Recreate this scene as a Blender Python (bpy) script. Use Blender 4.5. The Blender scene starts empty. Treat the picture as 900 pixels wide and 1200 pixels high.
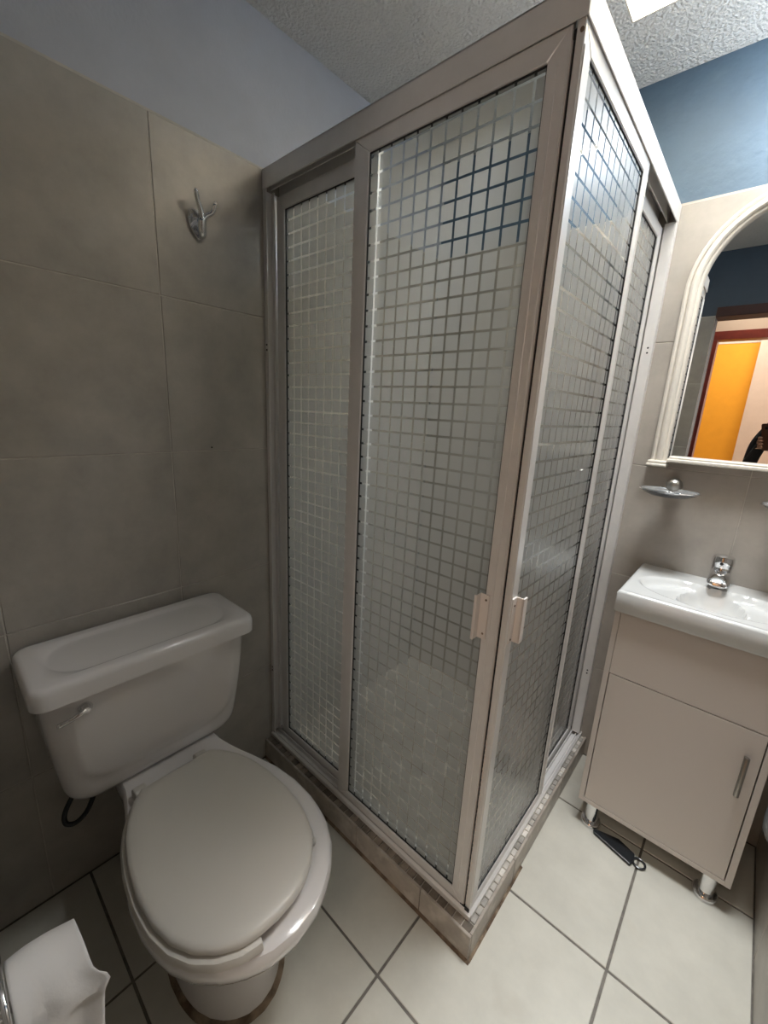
import bpy, bmesh, math, random
from mathutils import Vector, Matrix
random.seed(7)
S = bpy.context.scene
COL = S.collection
PI = math.pi

# ------------------------------------------------------------------ camera
cam_d = bpy.data.cameras.new('camera')
cam = bpy.data.objects.new('camera', cam_d)
COL.objects.link(cam)
CR = Vector((0.74282086, 0.66772391, 0.0486))
CU = Vector((-0.19481522, 0.14613228, 0.96989298))
CF = Vector((-0.6405187, 0.72992475, -0.23863288))
CP = Vector((1.19285, -1.64705, 1.32969))
m = Matrix(((CR.x, CU.x, -CF.x, CP.x), (CR.y, CU.y, -CF.y, CP.y), (CR.z, CU.z, -CF.z, CP.z), (0, 0, 0, 1)))
cam.matrix_world = m
cam_d.sensor_fit = 'HORIZONTAL'
cam_d.sensor_width = 36.0
cam_d.lens = 487.766 / 900 * 36.0
cam_d.clip_start = 0.005
S.camera = cam

# ------------------------------------------------------------------ light, world, exposure
S.view_settings.view_transform = 'Standard'
S.view_settings.look = 'None'
S.view_settings.gamma = 1.0
S.view_settings.use_curve_mapping = False
S.view_settings.exposure = -0.24
try:
    S.cycles.max_bounces = 10
    S.cycles.diffuse_bounces = 5
    S.cycles.transparent_max_bounces = 16
    S.cycles.caustics_reflective = False
    S.cycles.caustics_refractive = False
    S.cycles.use_denoising = True
    S.cycles.sample_clamp_indirect = 6.0
except Exception:
    pass
W = bpy.data.worlds.new('sky')
S.world = W
W.use_nodes = True
W.node_tree.nodes['Background'].inputs['Color'].default_value = (0.62, 0.78, 1.0, 1)
W.node_tree.nodes['Background'].inputs['Strength'].default_value = 1.2


def area(name, loc, size, power, color, rot=(0, 0, 0)):
    d = bpy.data.lights.new(name, 'AREA')
    d.shape = 'RECTANGLE'
    d.size, d.size_y = size
    d.energy = power
    d.color = color
    o = bpy.data.objects.new(name, d)
    o.location = loc
    o.rotation_euler = rot
    COL.objects.link(o)
    return o


area('skylight_daylight', (1.02, -0.52, 2.96), (0.54, 0.50), 74.0, (0.97, 0.99, 1.0))
area('hallway_light', (1.15, -2.45, 2.40), (0.9, 0.5), 11.0, (1.0, 0.86, 0.72))
area('bedroom_light', (1.0, -3.5, 2.55), (0.8, 0.6), 24.0, (1.0, 0.93, 0.84))
area('bedroom_fill_light', (2.2, -3.85, 1.45), (1.0, 1.3), 36.0, (1.0, 0.90, 0.82), (math.radians(90), 0, math.radians(28)))  # added fill to brighten the front shower frames; no window is built here
LAMP_STRENGTH = 70.0


# ------------------------------------------------------------------ materials
def mat(name, color, rough=0.5, metal=0.0, var=0.0, vscale=6.0, bump=0.0, bscale=60.0, dist=0.002,
        obvar=0.0, coat=0.0, stain=None, stscale=5.0, stlo=0.55, sthi=0.75, spec=0.5, detail=4.0):
    M = bpy.data.materials.new(name)
    M.use_nodes = True
    nt = M.node_tree
    N, K = nt.nodes, nt.links
    b = N['Principled BSDF']
    b.inputs['Base Color'].default_value = (*color, 1)
    b.inputs['Roughness'].default_value = rough
    b.inputs['Metallic'].default_value = metal
    b.inputs['Coat Weight'].default_value = coat
    b.inputs['Coat Roughness'].default_value = 0.08
    b.inputs['Specular IOR Level'].default_value = spec
    geo = N.new('ShaderNodeNewGeometry')
    last = None
    if var > 0 or stain or obvar > 0:
        rgb = N.new('ShaderNodeRGB')
        rgb.outputs[0].default_value = (*color, 1)
        last = rgb.outputs[0]
    if var > 0:
        n = N.new('ShaderNodeTexNoise')
        n.inputs['Scale'].default_value = vscale
        n.inputs['Detail'].default_value = 6
        n.inputs['Roughness'].default_value = 0.65
        K.new(geo.outputs['Position'], n.inputs['Vector'])
        mr = N.new('ShaderNodeMapRange')
        mr.inputs['From Min'].default_value = 0.3
        mr.inputs['From Max'].default_value = 0.7
        mr.inputs['To Min'].default_value = 1 - var
        mr.inputs['To Max'].default_value = 1 + var
        K.new(n.outputs['Fac'], mr.inputs['Value'])
        hs = N.new('ShaderNodeHueSaturation')
        K.new(last, hs.inputs['Color'])
        K.new(mr.outputs[0], hs.inputs['Value'])
        last = hs.outputs[0]
    if obvar > 0:
        oi = N.new('ShaderNodeObjectInfo')
        mr = N.new('ShaderNodeMapRange')
        mr.inputs['To Min'].default_value = 1 - obvar
        mr.inputs['To Max'].default_value = 1 + obvar
        K.new(oi.outputs['Random'], mr.inputs['Value'])
        hs = N.new('ShaderNodeHueSaturation')
        K.new(last, hs.inputs['Color'])
        K.new(mr.outputs[0], hs.inputs['Value'])
        last = hs.outputs[0]
    if stain:
        n = N.new('ShaderNodeTexNoise')
        n.inputs['Scale'].default_value = stscale
        n.inputs['Detail'].default_value = 5
        K.new(geo.outputs['Position'], n.inputs['Vector'])
        mr = N.new('ShaderNodeMapRange')
        mr.inputs['From Min'].default_value = stlo
        mr.inputs['From Max'].default_value = sthi
        K.new(n.outputs['Fac'], mr.inputs['Value'])
        mx = N.new('ShaderNodeMix')
        mx.data_type = 'RGBA'
        K.new(mr.outputs[0], mx.inputs['Factor'])
        K.new(last, mx.inputs['A'])
        mx.inputs['B'].default_value = (*stain, 1)
        last = mx.outputs['Result']
    if last is not None:
        K.new(last, b.inputs['Base Color'])
    if bump > 0:
        n = N.new('ShaderNodeTexNoise')
        n.inputs['Scale'].default_value = bscale
        n.inputs['Detail'].default_value = detail
        K.new(geo.outputs['Position'], n.inputs['Vector'])
        bp = N.new('ShaderNodeBump')
        bp.inputs['Strength'].default_value = bump
        bp.inputs['Distance'].default_value = dist
        K.new(n.outputs['Fac'], bp.inputs['Height'])
        K.new(bp.outputs[0], b.inputs['Normal'])
    return M


def emis(name, color, strength):
    M = bpy.data.materials.new(name)
    M.use_nodes = True
    nt = M.node_tree
    nt.nodes.remove(nt.nodes['Principled BSDF'])
    e = nt.nodes.new('ShaderNodeEmission')
    e.inputs['Color'].default_value = (*color, 1)
    e.inputs['Strength'].default_value = strength
    nt.links.new(e.outputs[0], nt.nodes['Material Output'].inputs['Surface'])
    return M


def grid_glass(name, axis, pitch, off_h, off_v, line=0.145):
    """Frosted squares etched into clear glass; the clear lines between them stay see-through."""
    M = bpy.data.materials.new(name)
    M.use_nodes = True
    nt = M.node_tree
    N, K = nt.nodes, nt.links
    N.remove(N['Principled BSDF'])
    geo = N.new('ShaderNodeNewGeometry')
    sep = N.new('ShaderNodeSeparateXYZ')
    K.new(geo.outputs['Position'], sep.inputs[0])

    def frac_line(sock, off):
        a = N.new('ShaderNodeMath'); a.operation = 'SUBTRACT'; K.new(sock, a.inputs[0]); a.inputs[1].default_value = off
        b = N.new('ShaderNodeMath'); b.operation = 'DIVIDE'; K.new(a.outputs[0], b.inputs[0]); b.inputs[1].default_value = pitch
        c = N.new('ShaderNodeMath'); c.operation = 'FLOORED_MODULO'; K.new(b.outputs[0], c.inputs[0]); c.inputs[1].default_value = 1.0
        d = N.new('ShaderNodeMath'); d.operation = 'LESS_THAN'; K.new(c.outputs[0], d.inputs[0]); d.inputs[1].default_value = line
        return d.outputs[0]
    h = frac_line(sep.outputs[axis], off_h)
    v = frac_line(sep.outputs['Z'], off_v)
    mx = N.new('ShaderNodeMath'); mx.operation = 'MAXIMUM'; K.new(h, mx.inputs[0]); K.new(v, mx.inputs[1])
    # clear glass
    tr = N.new('ShaderNodeBsdfTransparent'); tr.inputs['Color'].default_value = (0.90, 0.92, 0.91, 1)
    gl = N.new('ShaderNodeBsdfGlossy'); gl.inputs['Roughness'].default_value = 0.02

    lw = N.new('ShaderNodeLayerWeight'); lw.inputs['Blend'].default_value = 0.5

    def schlick(f0):
        pw = N.new('ShaderNodeMath'); pw.operation = 'POWER'; K.new(lw.outputs['Facing'], pw.inputs[0]); pw.inputs[1].default_value = 4.0
        ml = N.new('ShaderNodeMath'); ml.operation = 'MULTIPLY_ADD'; K.new(pw.outputs[0], ml.inputs[0])
        ml.inputs[1].default_value = 1 - f0; ml.inputs[2].default_value = f0
        return ml.outputs[0]
    clear = N.new('ShaderNodeMixShader')
    K.new(schlick(0.085), clear.inputs[0]); K.new(tr.outputs[0], clear.inputs[1]); K.new(gl.outputs[0], clear.inputs[2])
    # frosted
    ns = N.new('ShaderNodeTexNoise'); ns.inputs['Scale'].default_value = 260; ns.inputs['Detail'].default_value = 2
    K.new(geo.outputs['Position'], ns.inputs['Vector'])
    bp = N.new('ShaderNodeBump'); bp.inputs['Strength'].default_value = 0.5; bp.inputs['Distance'].default_value = 0.001
    K.new(ns.outputs['Fac'], bp.inputs['Height'])
    tl = N.new('ShaderNodeBsdfTranslucent'); tl.inputs['Color'].default_value = (0.56, 0.57, 0.55, 1)
    df = N.new('ShaderNodeBsdfDiffuse'); df.inputs['Color'].default_value = (0.52, 0.53, 0.52, 1)
    K.new(bp.outputs[0], df.inputs['Normal'])
    rf = N.new('ShaderNodeBsdfRefraction'); rf.inputs['IOR'].default_value = 1.03; rf.inputs['Roughness'].default_value = 0.75
    rf.inputs['Color'].default_value = (0.9, 0.91, 0.9, 1)
    m1 = N.new('ShaderNodeMixShader'); m1.inputs[0].default_value = 0.42
    K.new(tl.outputs[0], m1.inputs[1]); K.new(df.outputs[0], m1.inputs[2])
    m2 = N.new('ShaderNodeMixShader'); m2.inputs[0].default_value = 0.18
    K.new(m1.outputs[0], m2.inputs[1]); K.new(tr.outputs[0], m2.inputs[2])
    g2 = N.new('ShaderNodeBsdfGlossy'); g2.inputs['Roughness'].default_value = 0.38
    K.new(bp.outputs[0], g2.inputs['Normal'])
    m3 = N.new('ShaderNodeMixShader')
    K.new(schlick(0.07), m3.inputs[0]); K.new(m2.outputs[0], m3.inputs[1]); K.new(g2.outputs[0], m3.inputs[2])
    out = N.new('ShaderNodeMixShader')
    K.new(mx.outputs[0], out.inputs[0]); K.new(m3.outputs[0], out.inputs[1]); K.new(clear.outputs[0], out.inputs[2])
    K.new(out.outputs[0], N['Material Output'].inputs['Surface'])
    return M


M_TILE = mat('greige_wall_tile', (0.40, 0.372, 0.335), 0.34, var=0.17, vscale=6, bump=0.12, bscale=90, dist=0.001, obvar=0.03)
M_WGROUT = mat('wall_grout', (0.55, 0.52, 0.47), 0.8, var=0.1, vscale=20)
M_FTILE = mat('beige_floor_tile', (0.60, 0.585, 0.52), 0.3, var=0.07, vscale=9, bump=0.06, bscale=60, dist=0.001, obvar=0.02,
              stain=(0.46, 0.42, 0.34), stscale=3.2, stlo=0.60, sthi=0.82)
M_FGROUT = mat('floor_grout', (0.16, 0.145, 0.125), 0.6, var=0.4, vscale=30)
M_BLUE_L = mat('lavender_blue_paint', (0.50, 0.52, 0.58), 0.6, var=0.06, vscale=5, bump=0.35, bscale=120, dist=0.002)
M_BLUE_B = mat('steel_blue_paint', (0.10, 0.16, 0.23), 0.5, var=0.12, vscale=4, bump=0.5, bscale=45, dist=0.004)
M_BLUE_D = mat('navy_blue_paint', (0.055, 0.085, 0.125), 0.6, var=0.1, vscale=5, bump=0.3, bscale=60)
M_CEIL = mat('stippled_white_ceiling', (0.74, 0.74, 0.73), 0.85, bump=1.0, bscale=120, dist=0.010, detail=3)
M_CREAM = mat('cream_plaster', (0.66, 0.61, 0.52), 0.8, bump=0.3, bscale=60, dist=0.003)
M_BEIGE = mat('beige_plaster', (0.62, 0.50, 0.40), 0.8, var=0.05, bump=0.2, bscale=50)
M_ORANGE = mat('orange_plaster', (0.85, 0.38, 0.02), 0.75, var=0.04, vscale=10, bump=0.2, bscale=50)
M_REDWOOD = mat('dark_red_wood', (0.15, 0.020, 0.011), 0.4, var=0.3, vscale=12)
M_LINTEL = mat('near_black_red_wood', (0.05, 0.010, 0.006), 0.6, var=0.3, vscale=12)
M_ALU = mat('satin_white_aluminium', (0.80, 0.78, 0.765), 0.32, metal=0.22, var=0.04, vscale=15)
M_ALU_D = mat('dull_aluminium_track', (0.50, 0.49, 0.48), 0.35, metal=0.6, var=0.12, vscale=40)
M_BLACK = mat('black_rubber', (0.015, 0.015, 0.016), 0.55)
M_PLWHITE = mat('white_plastic', (0.78, 0.72, 0.68), 0.35)
M_CURB = mat('taupe_curb_tile', (0.36, 0.315, 0.27), 0.35, var=0.22, vscale=14, stain=(0.55, 0.50, 0.44), stscale=18, stlo=0.5, sthi=0.7)
M_MOS = mat('mosaic_glass_tile', (0.52, 0.49, 0.45), 0.25, var=0.2, vscale=30, obvar=0.38)
M_MOSB = mat('brown_stained_mosaic', (0.20, 0.165, 0.13), 0.3, var=0.3, vscale=40, obvar=0.4)
M_GROUTW = mat('pale_mosaic_grout', (0.62, 0.57, 0.50), 0.7, var=0.15, vscale=30)
M_RUST = mat('rusty_brown_caulk', (0.12, 0.08, 0.05), 0.75, var=0.5, vscale=35, bump=0.5, bscale=120,
             stain=(0.30, 0.23, 0.16), stscale=22, stlo=0.45, sthi=0.65)
M_CERAMIC = mat('white_ceramic', (0.74, 0.71, 0.70), 0.16, coat=0.6)
M_SEAT = mat('ivory_seat_plastic', (0.60, 0.57, 0.52), 0.38, bump=0.05, bscale=400, dist=0.0005)
M_CHROME = mat('chrome', (0.78, 0.78, 0.79), 0.09, metal=1.0)
M_NICKEL = mat('brushed_nickel', (0.42, 0.40, 0.37), 0.28, metal=1.0)
M_LAM = mat('white_laminate', (0.64, 0.585, 0.545), 0.36, bump=0.06, bscale=120, dist=0.0008)
M_BASIN = mat('basin_ceramic', (0.60, 0.61, 0.605), 0.12, coat=0.7)
M_MIRROR = mat('mirror_silver', (0.90, 0.91, 0.91), 0.005, metal=1.0)
M_MFRAME = mat('off_white_painted_wood', (0.72, 0.68, 0.61), 0.32, var=0.05, vscale=30, stain=(0.55, 0.48, 0.36), stscale=30, stlo=0.66, sthi=0.8)
M_PAPER = mat('tissue_paper', (0.80, 0.77, 0.75), 0.9, bump=0.25, bscale=140, dist=0.002)
M_GREYPL = mat('grey_plastic', (0.30, 0.32, 0.34), 0.4)
M_BLKPL = mat('glossy_black_plastic', (0.02, 0.022, 0.025), 0.25)
M_SKIN = mat('skin', (0.42, 0.23, 0.15), 0.5)
M_SHIRT = mat('black_cotton', (0.012, 0.012, 0.014), 0.9)
M_HAIR = mat('dark_hair', (0.02, 0.012, 0.008), 0.6)
M_TROUS = mat('black_denim', (0.015, 0.015, 0.018), 0.9)
M_CASE = mat('brown_phone_case', (0.085, 0.030, 0.014), 0.5)
M_LAMP = emis('lamp_glow', (0.90, 0.96, 1.0), LAMP_STRENGTH)


def clear_glass():
    M = bpy.data.materials.new('clear_glass')
    M.use_nodes = True
    b = M.node_tree.nodes['Principled BSDF']
    b.inputs['Base Color'].default_value = (0.93, 0.96, 0.98, 1)
    b.inputs['Roughness'].default_value = 0.05
    b.inputs['Transmission Weight'].default_value = 0.85
    b.inputs['IOR'].default_value = 1.45
    return M


M_GLASS = clear_glass()
def back_glass():
    M = bpy.data.materials.new('clear_pane_back')
    M.use_nodes = True
    nt = M.node_tree
    nt.nodes.remove(nt.nodes['Principled BSDF'])
    t = nt.nodes.new('ShaderNodeBsdfTransparent'); t.inputs['Color'].default_value = (0.95, 0.97, 0.965, 1)
    g = nt.nodes.new('ShaderNodeBsdfGlossy'); g.inputs['Roughness'].default_value = 0.03
    m = nt.nodes.new('ShaderNodeMixShader'); m.inputs[0].default_value = 0.03
    nt.links.new(t.outputs[0], m.inputs[1]); nt.links.new(g.outputs[0], m.inputs[2])
    nt.links.new(m.outputs[0], nt.nodes['Material Output'].inputs['Surface'])
    return M


M_PANEB = back_glass()
M_GRID_F = grid_glass('etched_grid_glass_front', 'X', 0.0352, 0.7235, 1.768)
M_GRID_R = grid_glass('etched_grid_glass_side', 'Y', 0.0352, -0.816, 1.768)


# ------------------------------------------------------------------ helpers
def link(name, bm, material, parent=None, smooth=False, bevel=0.0, seg=2, subsurf=0, loc=None):
    me = bpy.data.meshes.new(name)
    bmesh.ops.recalc_face_normals(bm, faces=bm.faces)
    if smooth:
        for e in bm.edges:
            if len(e.link_faces) == 2 and e.calc_face_angle(0) > 0.72:
                e.smooth = False
    bm.to_mesh(me)
    bm.free()
    if material:
        me.materials.append(material)
    o = bpy.data.objects.new(name, me)
    COL.objects.link(o)
    if parent is not None:
        o.parent = parent
    if loc:
        o.location = loc
    if smooth:
        for p in me.polygons:
            p.use_smooth = True
    if bevel > 0:
        b = o.modifiers.new('bevel', 'BEVEL')
        b.width = bevel
        b.segments = seg
        b.limit_method = 'ANGLE'
        b.angle_limit = math.radians(40)
    if subsurf:
        s = o.modifiers.new('sub', 'SUBSURF')
        s.levels = subsurf
        s.render_levels = subsurf
    return o


def tag(o, label=None, cat=None, group=None, kind=None):
    if label: o['label'] = label
    if cat: o['category'] = cat
    if group: o['group'] = group
    if kind: o['kind'] = kind
    return o


def thing(name, label, cat, loc=(0, 0, 0), group=None):
    """Empty at the thing's base. Parts are written in world coordinates, so parts get the inverse offset."""
    o = bpy.data.objects.new(name, None)
    o.empty_display_size = 0.05
    COL.objects.link(o)
    o.location = loc
    return tag(o, label, cat, group)


def part(name, bm, material, root, **k):
    o = link(name, bm, material, root, **k)
    # cancel the ancestors' offset so that mesh coordinates stay world coordinates
    off = Vector((0, 0, 0))
    p = root
    while p is not None:
        off += p.location
        p = p.parent
    o.location = -off
    return o


def box(bm, x0, x1, y0, y1, z0, z1):
    vs = [bm.verts.new((x, y, z)) for x in (x0, x1) for y in (y0, y1) for z in (z0, z1)]
    for f in ((0, 1, 3, 2), (4, 6, 7, 5), (0, 4, 5, 1), (2, 3, 7, 6), (0, 2, 6, 4), (1, 5, 7, 3)):
        bm.faces.new([vs[i] for i in f])
    return vs


def B(*a):
    bm = bmesh.new()
    if isinstance(a[0], (tuple, list)):
        for q in a:
            box(bm, *q)
    else:
        box(bm, *a)
    return bm


def prism(pts, axis, a0, a1, bm=None):
    """pts: 2-D polygon; axis: extrusion axis ('x','y','z')."""
    bm = bm or bmesh.new()

    def v(p, a):
        return {'x': (a, p[0], p[1]), 'y': (p[0], a, p[1]), 'z': (p[0], p[1], a)}[axis]
    lo = [bm.verts.new(v(p, a0)) for p in pts]
    hi = [bm.verts.new(v(p, a1)) for p in pts]
    bm.faces.new(lo)
    bm.faces.new(hi[::-1])
    n = len(pts)
    for i in range(n):
        bm.faces.new((lo[i], lo[(i + 1) % n], hi[(i + 1) % n], hi[i]))
    return bm


def loft(rings, cap=True, bm=None):
    bm = bm or bmesh.new()
    R = [[bm.verts.new(p) for p in r] for r in rings]
    n = len(rings[0])
    for a, b in zip(R[:-1], R[1:]):
        for i in range(n):
            bm.faces.new((a[i], a[(i + 1) % n], b[(i + 1) % n], b[i]))
    if cap:
        bm.faces.new(R[0])
        bm.faces.new(R[-1][::-1])
    return bm


def lathe(profile, center, axis='z', n=28, bm=None):
    """profile: (radius, height) pairs along the axis."""
    rings = []
    c = Vector(center)
    for r, h in profile:
        ring = []
        for i in range(n):
            t = 2 * PI * i / n
            a, b = r * math.cos(t), r * math.sin(t)
            ring.append(c + {'z': Vector((a, b, h)), 'y': Vector((a, h, b)), 'x': Vector((h, a, b))}[axis])
        rings.append(ring)
    return loft(rings, True, bm)


def smoothpath(pts, n=6):
    """Catmull-Rom through points given as (x,y,z) or (x,y,z,r)."""
    out = []
    P = [Vector(p) for p in pts]
    for i in range(len(P) - 1):
        p0 = P[max(i - 1, 0)]; p1 = P[i]; p2 = P[i + 1]; p3 = P[min(i + 2, len(P) - 1)]
        for k in range(n):
            t = k / n
            out.append(0.5 * ((2 * p1) + (p2 - p0) * t + (2 * p0 - 5 * p1 + 4 * p2 - p3) * t * t + (3 * p1 - p0 - 3 * p2 + p3) * t ** 3))
    out.append(P[-1])
    return out


def tube(pts, r=0.005, n=10, bm=None, sx=1.0):
    path = smoothpath(pts)
    rings = []
    up = Vector((0.0, 0.0, 1.0))
    prev = None
    for i, p in enumerate(path):
        q = Vector(p[:3])
        a = Vector(path[max(i - 1, 0)][:3]); b = Vector(path[min(i + 1, len(path) - 1)][:3])
        t = (b - a).normalized()
        if prev is None:
            ref = up if abs(t.z) < 0.9 else Vector((1, 0, 0))
            u = t.cross(ref).normalized()
        else:
            u = (prev - t * prev.dot(t)).normalized()
        prev = u
        w = t.cross(u)
        rad = p[3] if len(p) > 3 else r
        rings.append([q + (u * math.cos(2 * PI * k / n) * sx + w * math.sin(2 * PI * k / n)) * rad for k in range(n)])
    return loft(rings, True, bm)


def rrect(cx, cy, hx, hy, r, z, n=6):
    """rounded rectangle ring in plan"""
    out = []
    for sx, sy, a0 in ((1, 1, 0), (-1, 1, 90), (-1, -1, 180), (1, -1, 270)):
        for k in range(n + 1):
            a = math.radians(a0 + 90 * k / n)
            out.append((cx + sx * (hx - r) + r * math.cos(a), cy + sy * (hy - r) + r * math.sin(a), z))
    return out


def struct(name, bm, material, **k):
    o = link(name, bm, material, **k)
    o['kind'] = 'structure'
    return o


def ss(a, b, x):
    t = max(0.0, min(1.0, (x - a) / (b - a)))
    return t * t * (3 - 2 * t)


# ------------------------------------------------------------------ room shell
XR = 1.4388      # right wall face
YF = -1.70       # face of the wall with the door
HC = 2.327       # ceiling
HT = 1.970       # top of wall tiling
TP = 0.3935      # tile pitch
ZROWS = [0.0, 0.394, 0.790, 1.188, 1.581, HT]
G = 0.0012

tile_cache = {}


def tile_mesh(w, h, th, material, chamfer=0.0012):
    key = (round(w, 4), round(h, 4), th, material.name)
    if key not in tile_cache:
        bm = bmesh.new()
        c = chamfer
        vs = [(0, 0, 0), (w, 0, 0), (w, h, 0), (0, h, 0)]
        mid = [(0, 0, th - c), (w, 0, th - c), (w, h, th - c), (0, h, th - c)]
        top = [(c, c, th), (w - c, c, th), (w - c, h - c, th), (c, h - c, th)]
        loft([vs, mid, top], True, bm)
        bmesh.ops.recalc_face_normals(bm, faces=bm.faces)
        me = bpy.data.meshes.new('tile')
        bm.to_mesh(me)
        bm.free()
        me.materials.append(material)
        tile_cache[key] = me
    return tile_cache[key]


def add_tile(name, parent, mtx, w, h, th, material):
    o = bpy.data.objects.new(name, tile_mesh(w, h, th, material))
    COL.objects.link(o)
    o.parent = parent
    o.matrix_local = mtx
    return o


def frame_mtx(origin, u, v):
    u = Vector(u); v = Vector(v); w = u.cross(v)
    M_ = Matrix((u, v, w)).transposed().to_4x4()
    M_.translation = Vector(origin)
    return M_


# wall_left  (toilet wall, x = 0)
wl = struct('wall_left', B(-0.12, -0.007, -1.80, 0.10, -0.05, HC + 0.10), M_BLUE_L)
link('grout_bed', B(-0.0065, -0.0018, YF, 0.0, 0.0, HT + 0.004), M_WGROUT, wl)
ycols = [YF, -1.5714, -1.1795, -0.787, -0.3935, 0.0]
for i in range(5):
    for j in range(5):
        y0, y1 = ycols[i], ycols[i + 1]
        z0, z1 = ZROWS[j], ZROWS[j + 1]
        add_tile('wall_tile', wl, frame_mtx((-0.006, y0 + G, z0 + G), (0, 1, 0), (0, 0, 1)), y1 - y0 - 2 * G, z1 - z0 - 2 * G, 0.006, M_TILE)
# small chips in the grout
chip = bmesh.new()
box(chip, -0.001, 0.0012, -1.577, -1.552, 1.186, 1.190)
box(chip, -0.001, 0.0012, -1.566, -1.558, 1.184, 1.192)
box(chip, -0.001, 0.0012, -1.068, -1.064, 1.196, 1.200)
link('grout_chip', chip, M_BLACK, wl)

# wall_back (mirror wall, y = 0)
wb = struct('wall_back', B(-0.10, 1.56, 0.007, 0.12, -0.05, HC + 0.10), M_BLUE_B)
link('grout_bed', B(0.0, XR, 0.0018, 0.0065, 0.0, HT + 0.004), M_WGROUT, wb)
xcols = [0.0, 0.404, 0.797, 1.1905, XR]
for i in range(4):
    for j in range(5):
        x0, x1 = xcols[i], xcols[i + 1]
        z0, z1 = ZROWS[j], ZROWS[j + 1]
        add_tile('wall_tile', wb, frame_mtx((x0 + G, 0.006, z0 + G), (1, 0, 0), (0, 0, 1)), x1 - x0 - 2 * G, z1 - z0 - 2 * G, 0.006, M_TILE)

# wall_right (x = XR)
wr = struct('wall_right', B(XR + 0.007, XR + 0.12, -1.80, 0.10, -0.05, HC + 0.10), M_BLUE_B)
link('grout_bed', B(XR + 0.0018, XR + 0.0065, YF, 0.0, 0.0, HT + 0.004), M_WGROUT, wr)
for i in range(5):
    for j in range(5):
        y0, y1 = ycols[i], ycols[i + 1]
        z0, z1 = ZROWS[j], ZROWS[j + 1]
        add_tile('wall_tile', wr, frame_mtx((XR + 0.006, y1 - G, z0 + G), (0, -1, 0), (0, 0, 1)), y1 - y0 - 2 * G, z1 - z0 - 2 * G, 0.006, M_TILE)

# wall_front (behind the camera, with the doorway)
DX0, DX1, DZ = 0.843, 1.41, 1.968
wf = struct('wall_front', B(-0.10, DX0, -1.81, YF - 0.007, -0.05, HC + 0.3), M_BLUE_D)
struct('wall_front_right', B(DX1, 1.56, -1.81, YF - 0.007, -0.05, HC + 0.3), M_BLUE_D)
struct('wall_front_above', B(DX0, DX1, -1.81, YF - 0.007, DZ, HC + 0.3), M_BLUE_D)
link('grout_bed', B(0.0, DX0, YF - 0.0065, YF - 0.0018, 0.0, HT + 0.004), M_WGROUT, wf)
for x0, x1 in ((0.0, 0.262), (0.262, 0.655), (0.655, DX0)):
    for j in range(5):
        z0, z1 = ZROWS[j], ZROWS[j + 1]
        add_tile('wall_tile', wf, frame_mtx((x1 - G, YF - 0.006, z0 + G), (-1, 0, 0), (0, 0, 1)), x1 - x0 - 2 * G, z1 - z0 - 2 * G, 0.006, M_TILE)
tr = struct('trim_1', B((DX0 - 0.045, DX0 + 0.001, -1.835, -1.811, 0.0, DZ - 0.004), (DX1, DX1 + 0.026, YF - 0.13, YF + 0.012, 0.0, DZ - 0.004),
                        (DX0 + 0.0005, DX1 + 0.026, YF - 0.13, YF + 0.012, DZ - 0.004, DZ + 0.050)), M_LINTEL, bevel=0.002)

# floor
fl = struct('floor', B(-0.12, 1.56, -1.81, 0.12, -0.08, -0.003), M_FGROUT)
fx = [0.0, 0.344, 0.7535, 1.1628, XR]
fy = [YF - 0.1, -1.488, -1.0857, -0.6845, -0.2749, 0.0]
GF = 0.0032
for i in range(4):
    for j in range(5):
        w, h = fx[i + 1] - fx[i] - 2 * GF, fy[j + 1] - fy[j] - 2 * GF
        add_tile('floor_tile', fl, frame_mtx((fx[i] + GF, fy[j] + GF, -0.006), (1, 0, 0), (0, 1, 0)), w, h, 0.006, M_FTILE)

# ceiling with the skylight opening
SX0, SX1, SY0, SY1 = 0.738, 1.30, -0.79, -0.254
ce = struct('ceiling', B((-0.12, SX0 - 0.003, -1.71, 0.12, HC, HC + 0.06), (SX1 + 0.003, 1.56, -1.71, 0.12, HC, HC + 0.06),
                         (SX0 - 0.003, SX1 + 0.003, -1.71, SY0 - 0.003, HC, HC + 0.06), (SX0 - 0.003, SX1 + 0.003, SY1 + 0.003, 0.12, HC, HC + 0.06)), M_CEIL)
link('skylight_shaft', B((SX0 - 0.003, SX0, SY0, SY1, HC + 0.0005, 3.0), (SX1, SX1 + 0.003, SY0, SY1, HC + 0.0005, 3.0),
                         (SX0 - 0.003, SX1 + 0.003, SY0 - 0.003, SY0, HC + 0.0005, 3.0), (SX0 - 0.003, SX1 + 0.003, SY1, SY1 + 0.003, HC + 0.0005, 3.0)), M_CREAM, ce)

# hallway and the room beyond, seen in the mirror
HY = -2.80
struct('wall_hallway', B((-0.8, 0.735, HY - 0.10, HY, -0.05, 2.5), (1.66, 2.9, HY - 0.10, HY, -0.05, 2.5), (0.735, 1.66, HY - 0.10, HY, 2.04, 2.5)), M_BEIGE)
struct('trim_2', B((0.730, 0.775, HY - 0.11, HY + 0.012, 0.0, 1.9995), (1.62, 1.665, HY - 0.11, HY + 0.012, 0.0, 1.9995),
                   (0.730, 1.665, HY - 0.11, HY + 0.012, 2.000, 2.065)), M_REDWOOD, bevel=0.002)
struct('wall_bedroom', B((-1.0, 1.0, -4.32, -4.20, -0.05, 2.17)), M_ORANGE)
struct('trim_3', B((-1.0, 1.0, -4.32, -4.195, 2.17, 2.75)), M_CREAM)
struct('wall_bedroom_side', B((1.0, 3.0, -4.32, -4.10, -0.05, 2.75), (-1.05, -1.0, -4.32, HY - 0.1, -0.05, 2.75), (2.95, 3.0, -4.1, HY - 0.1, -0.05, 2.75)), M_BEIGE)
struct('ceiling_bedroom', B((-1.05, 3.0, -4.32, HY - 0.10, 2.75, 2.85)), M_CREAM)
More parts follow.
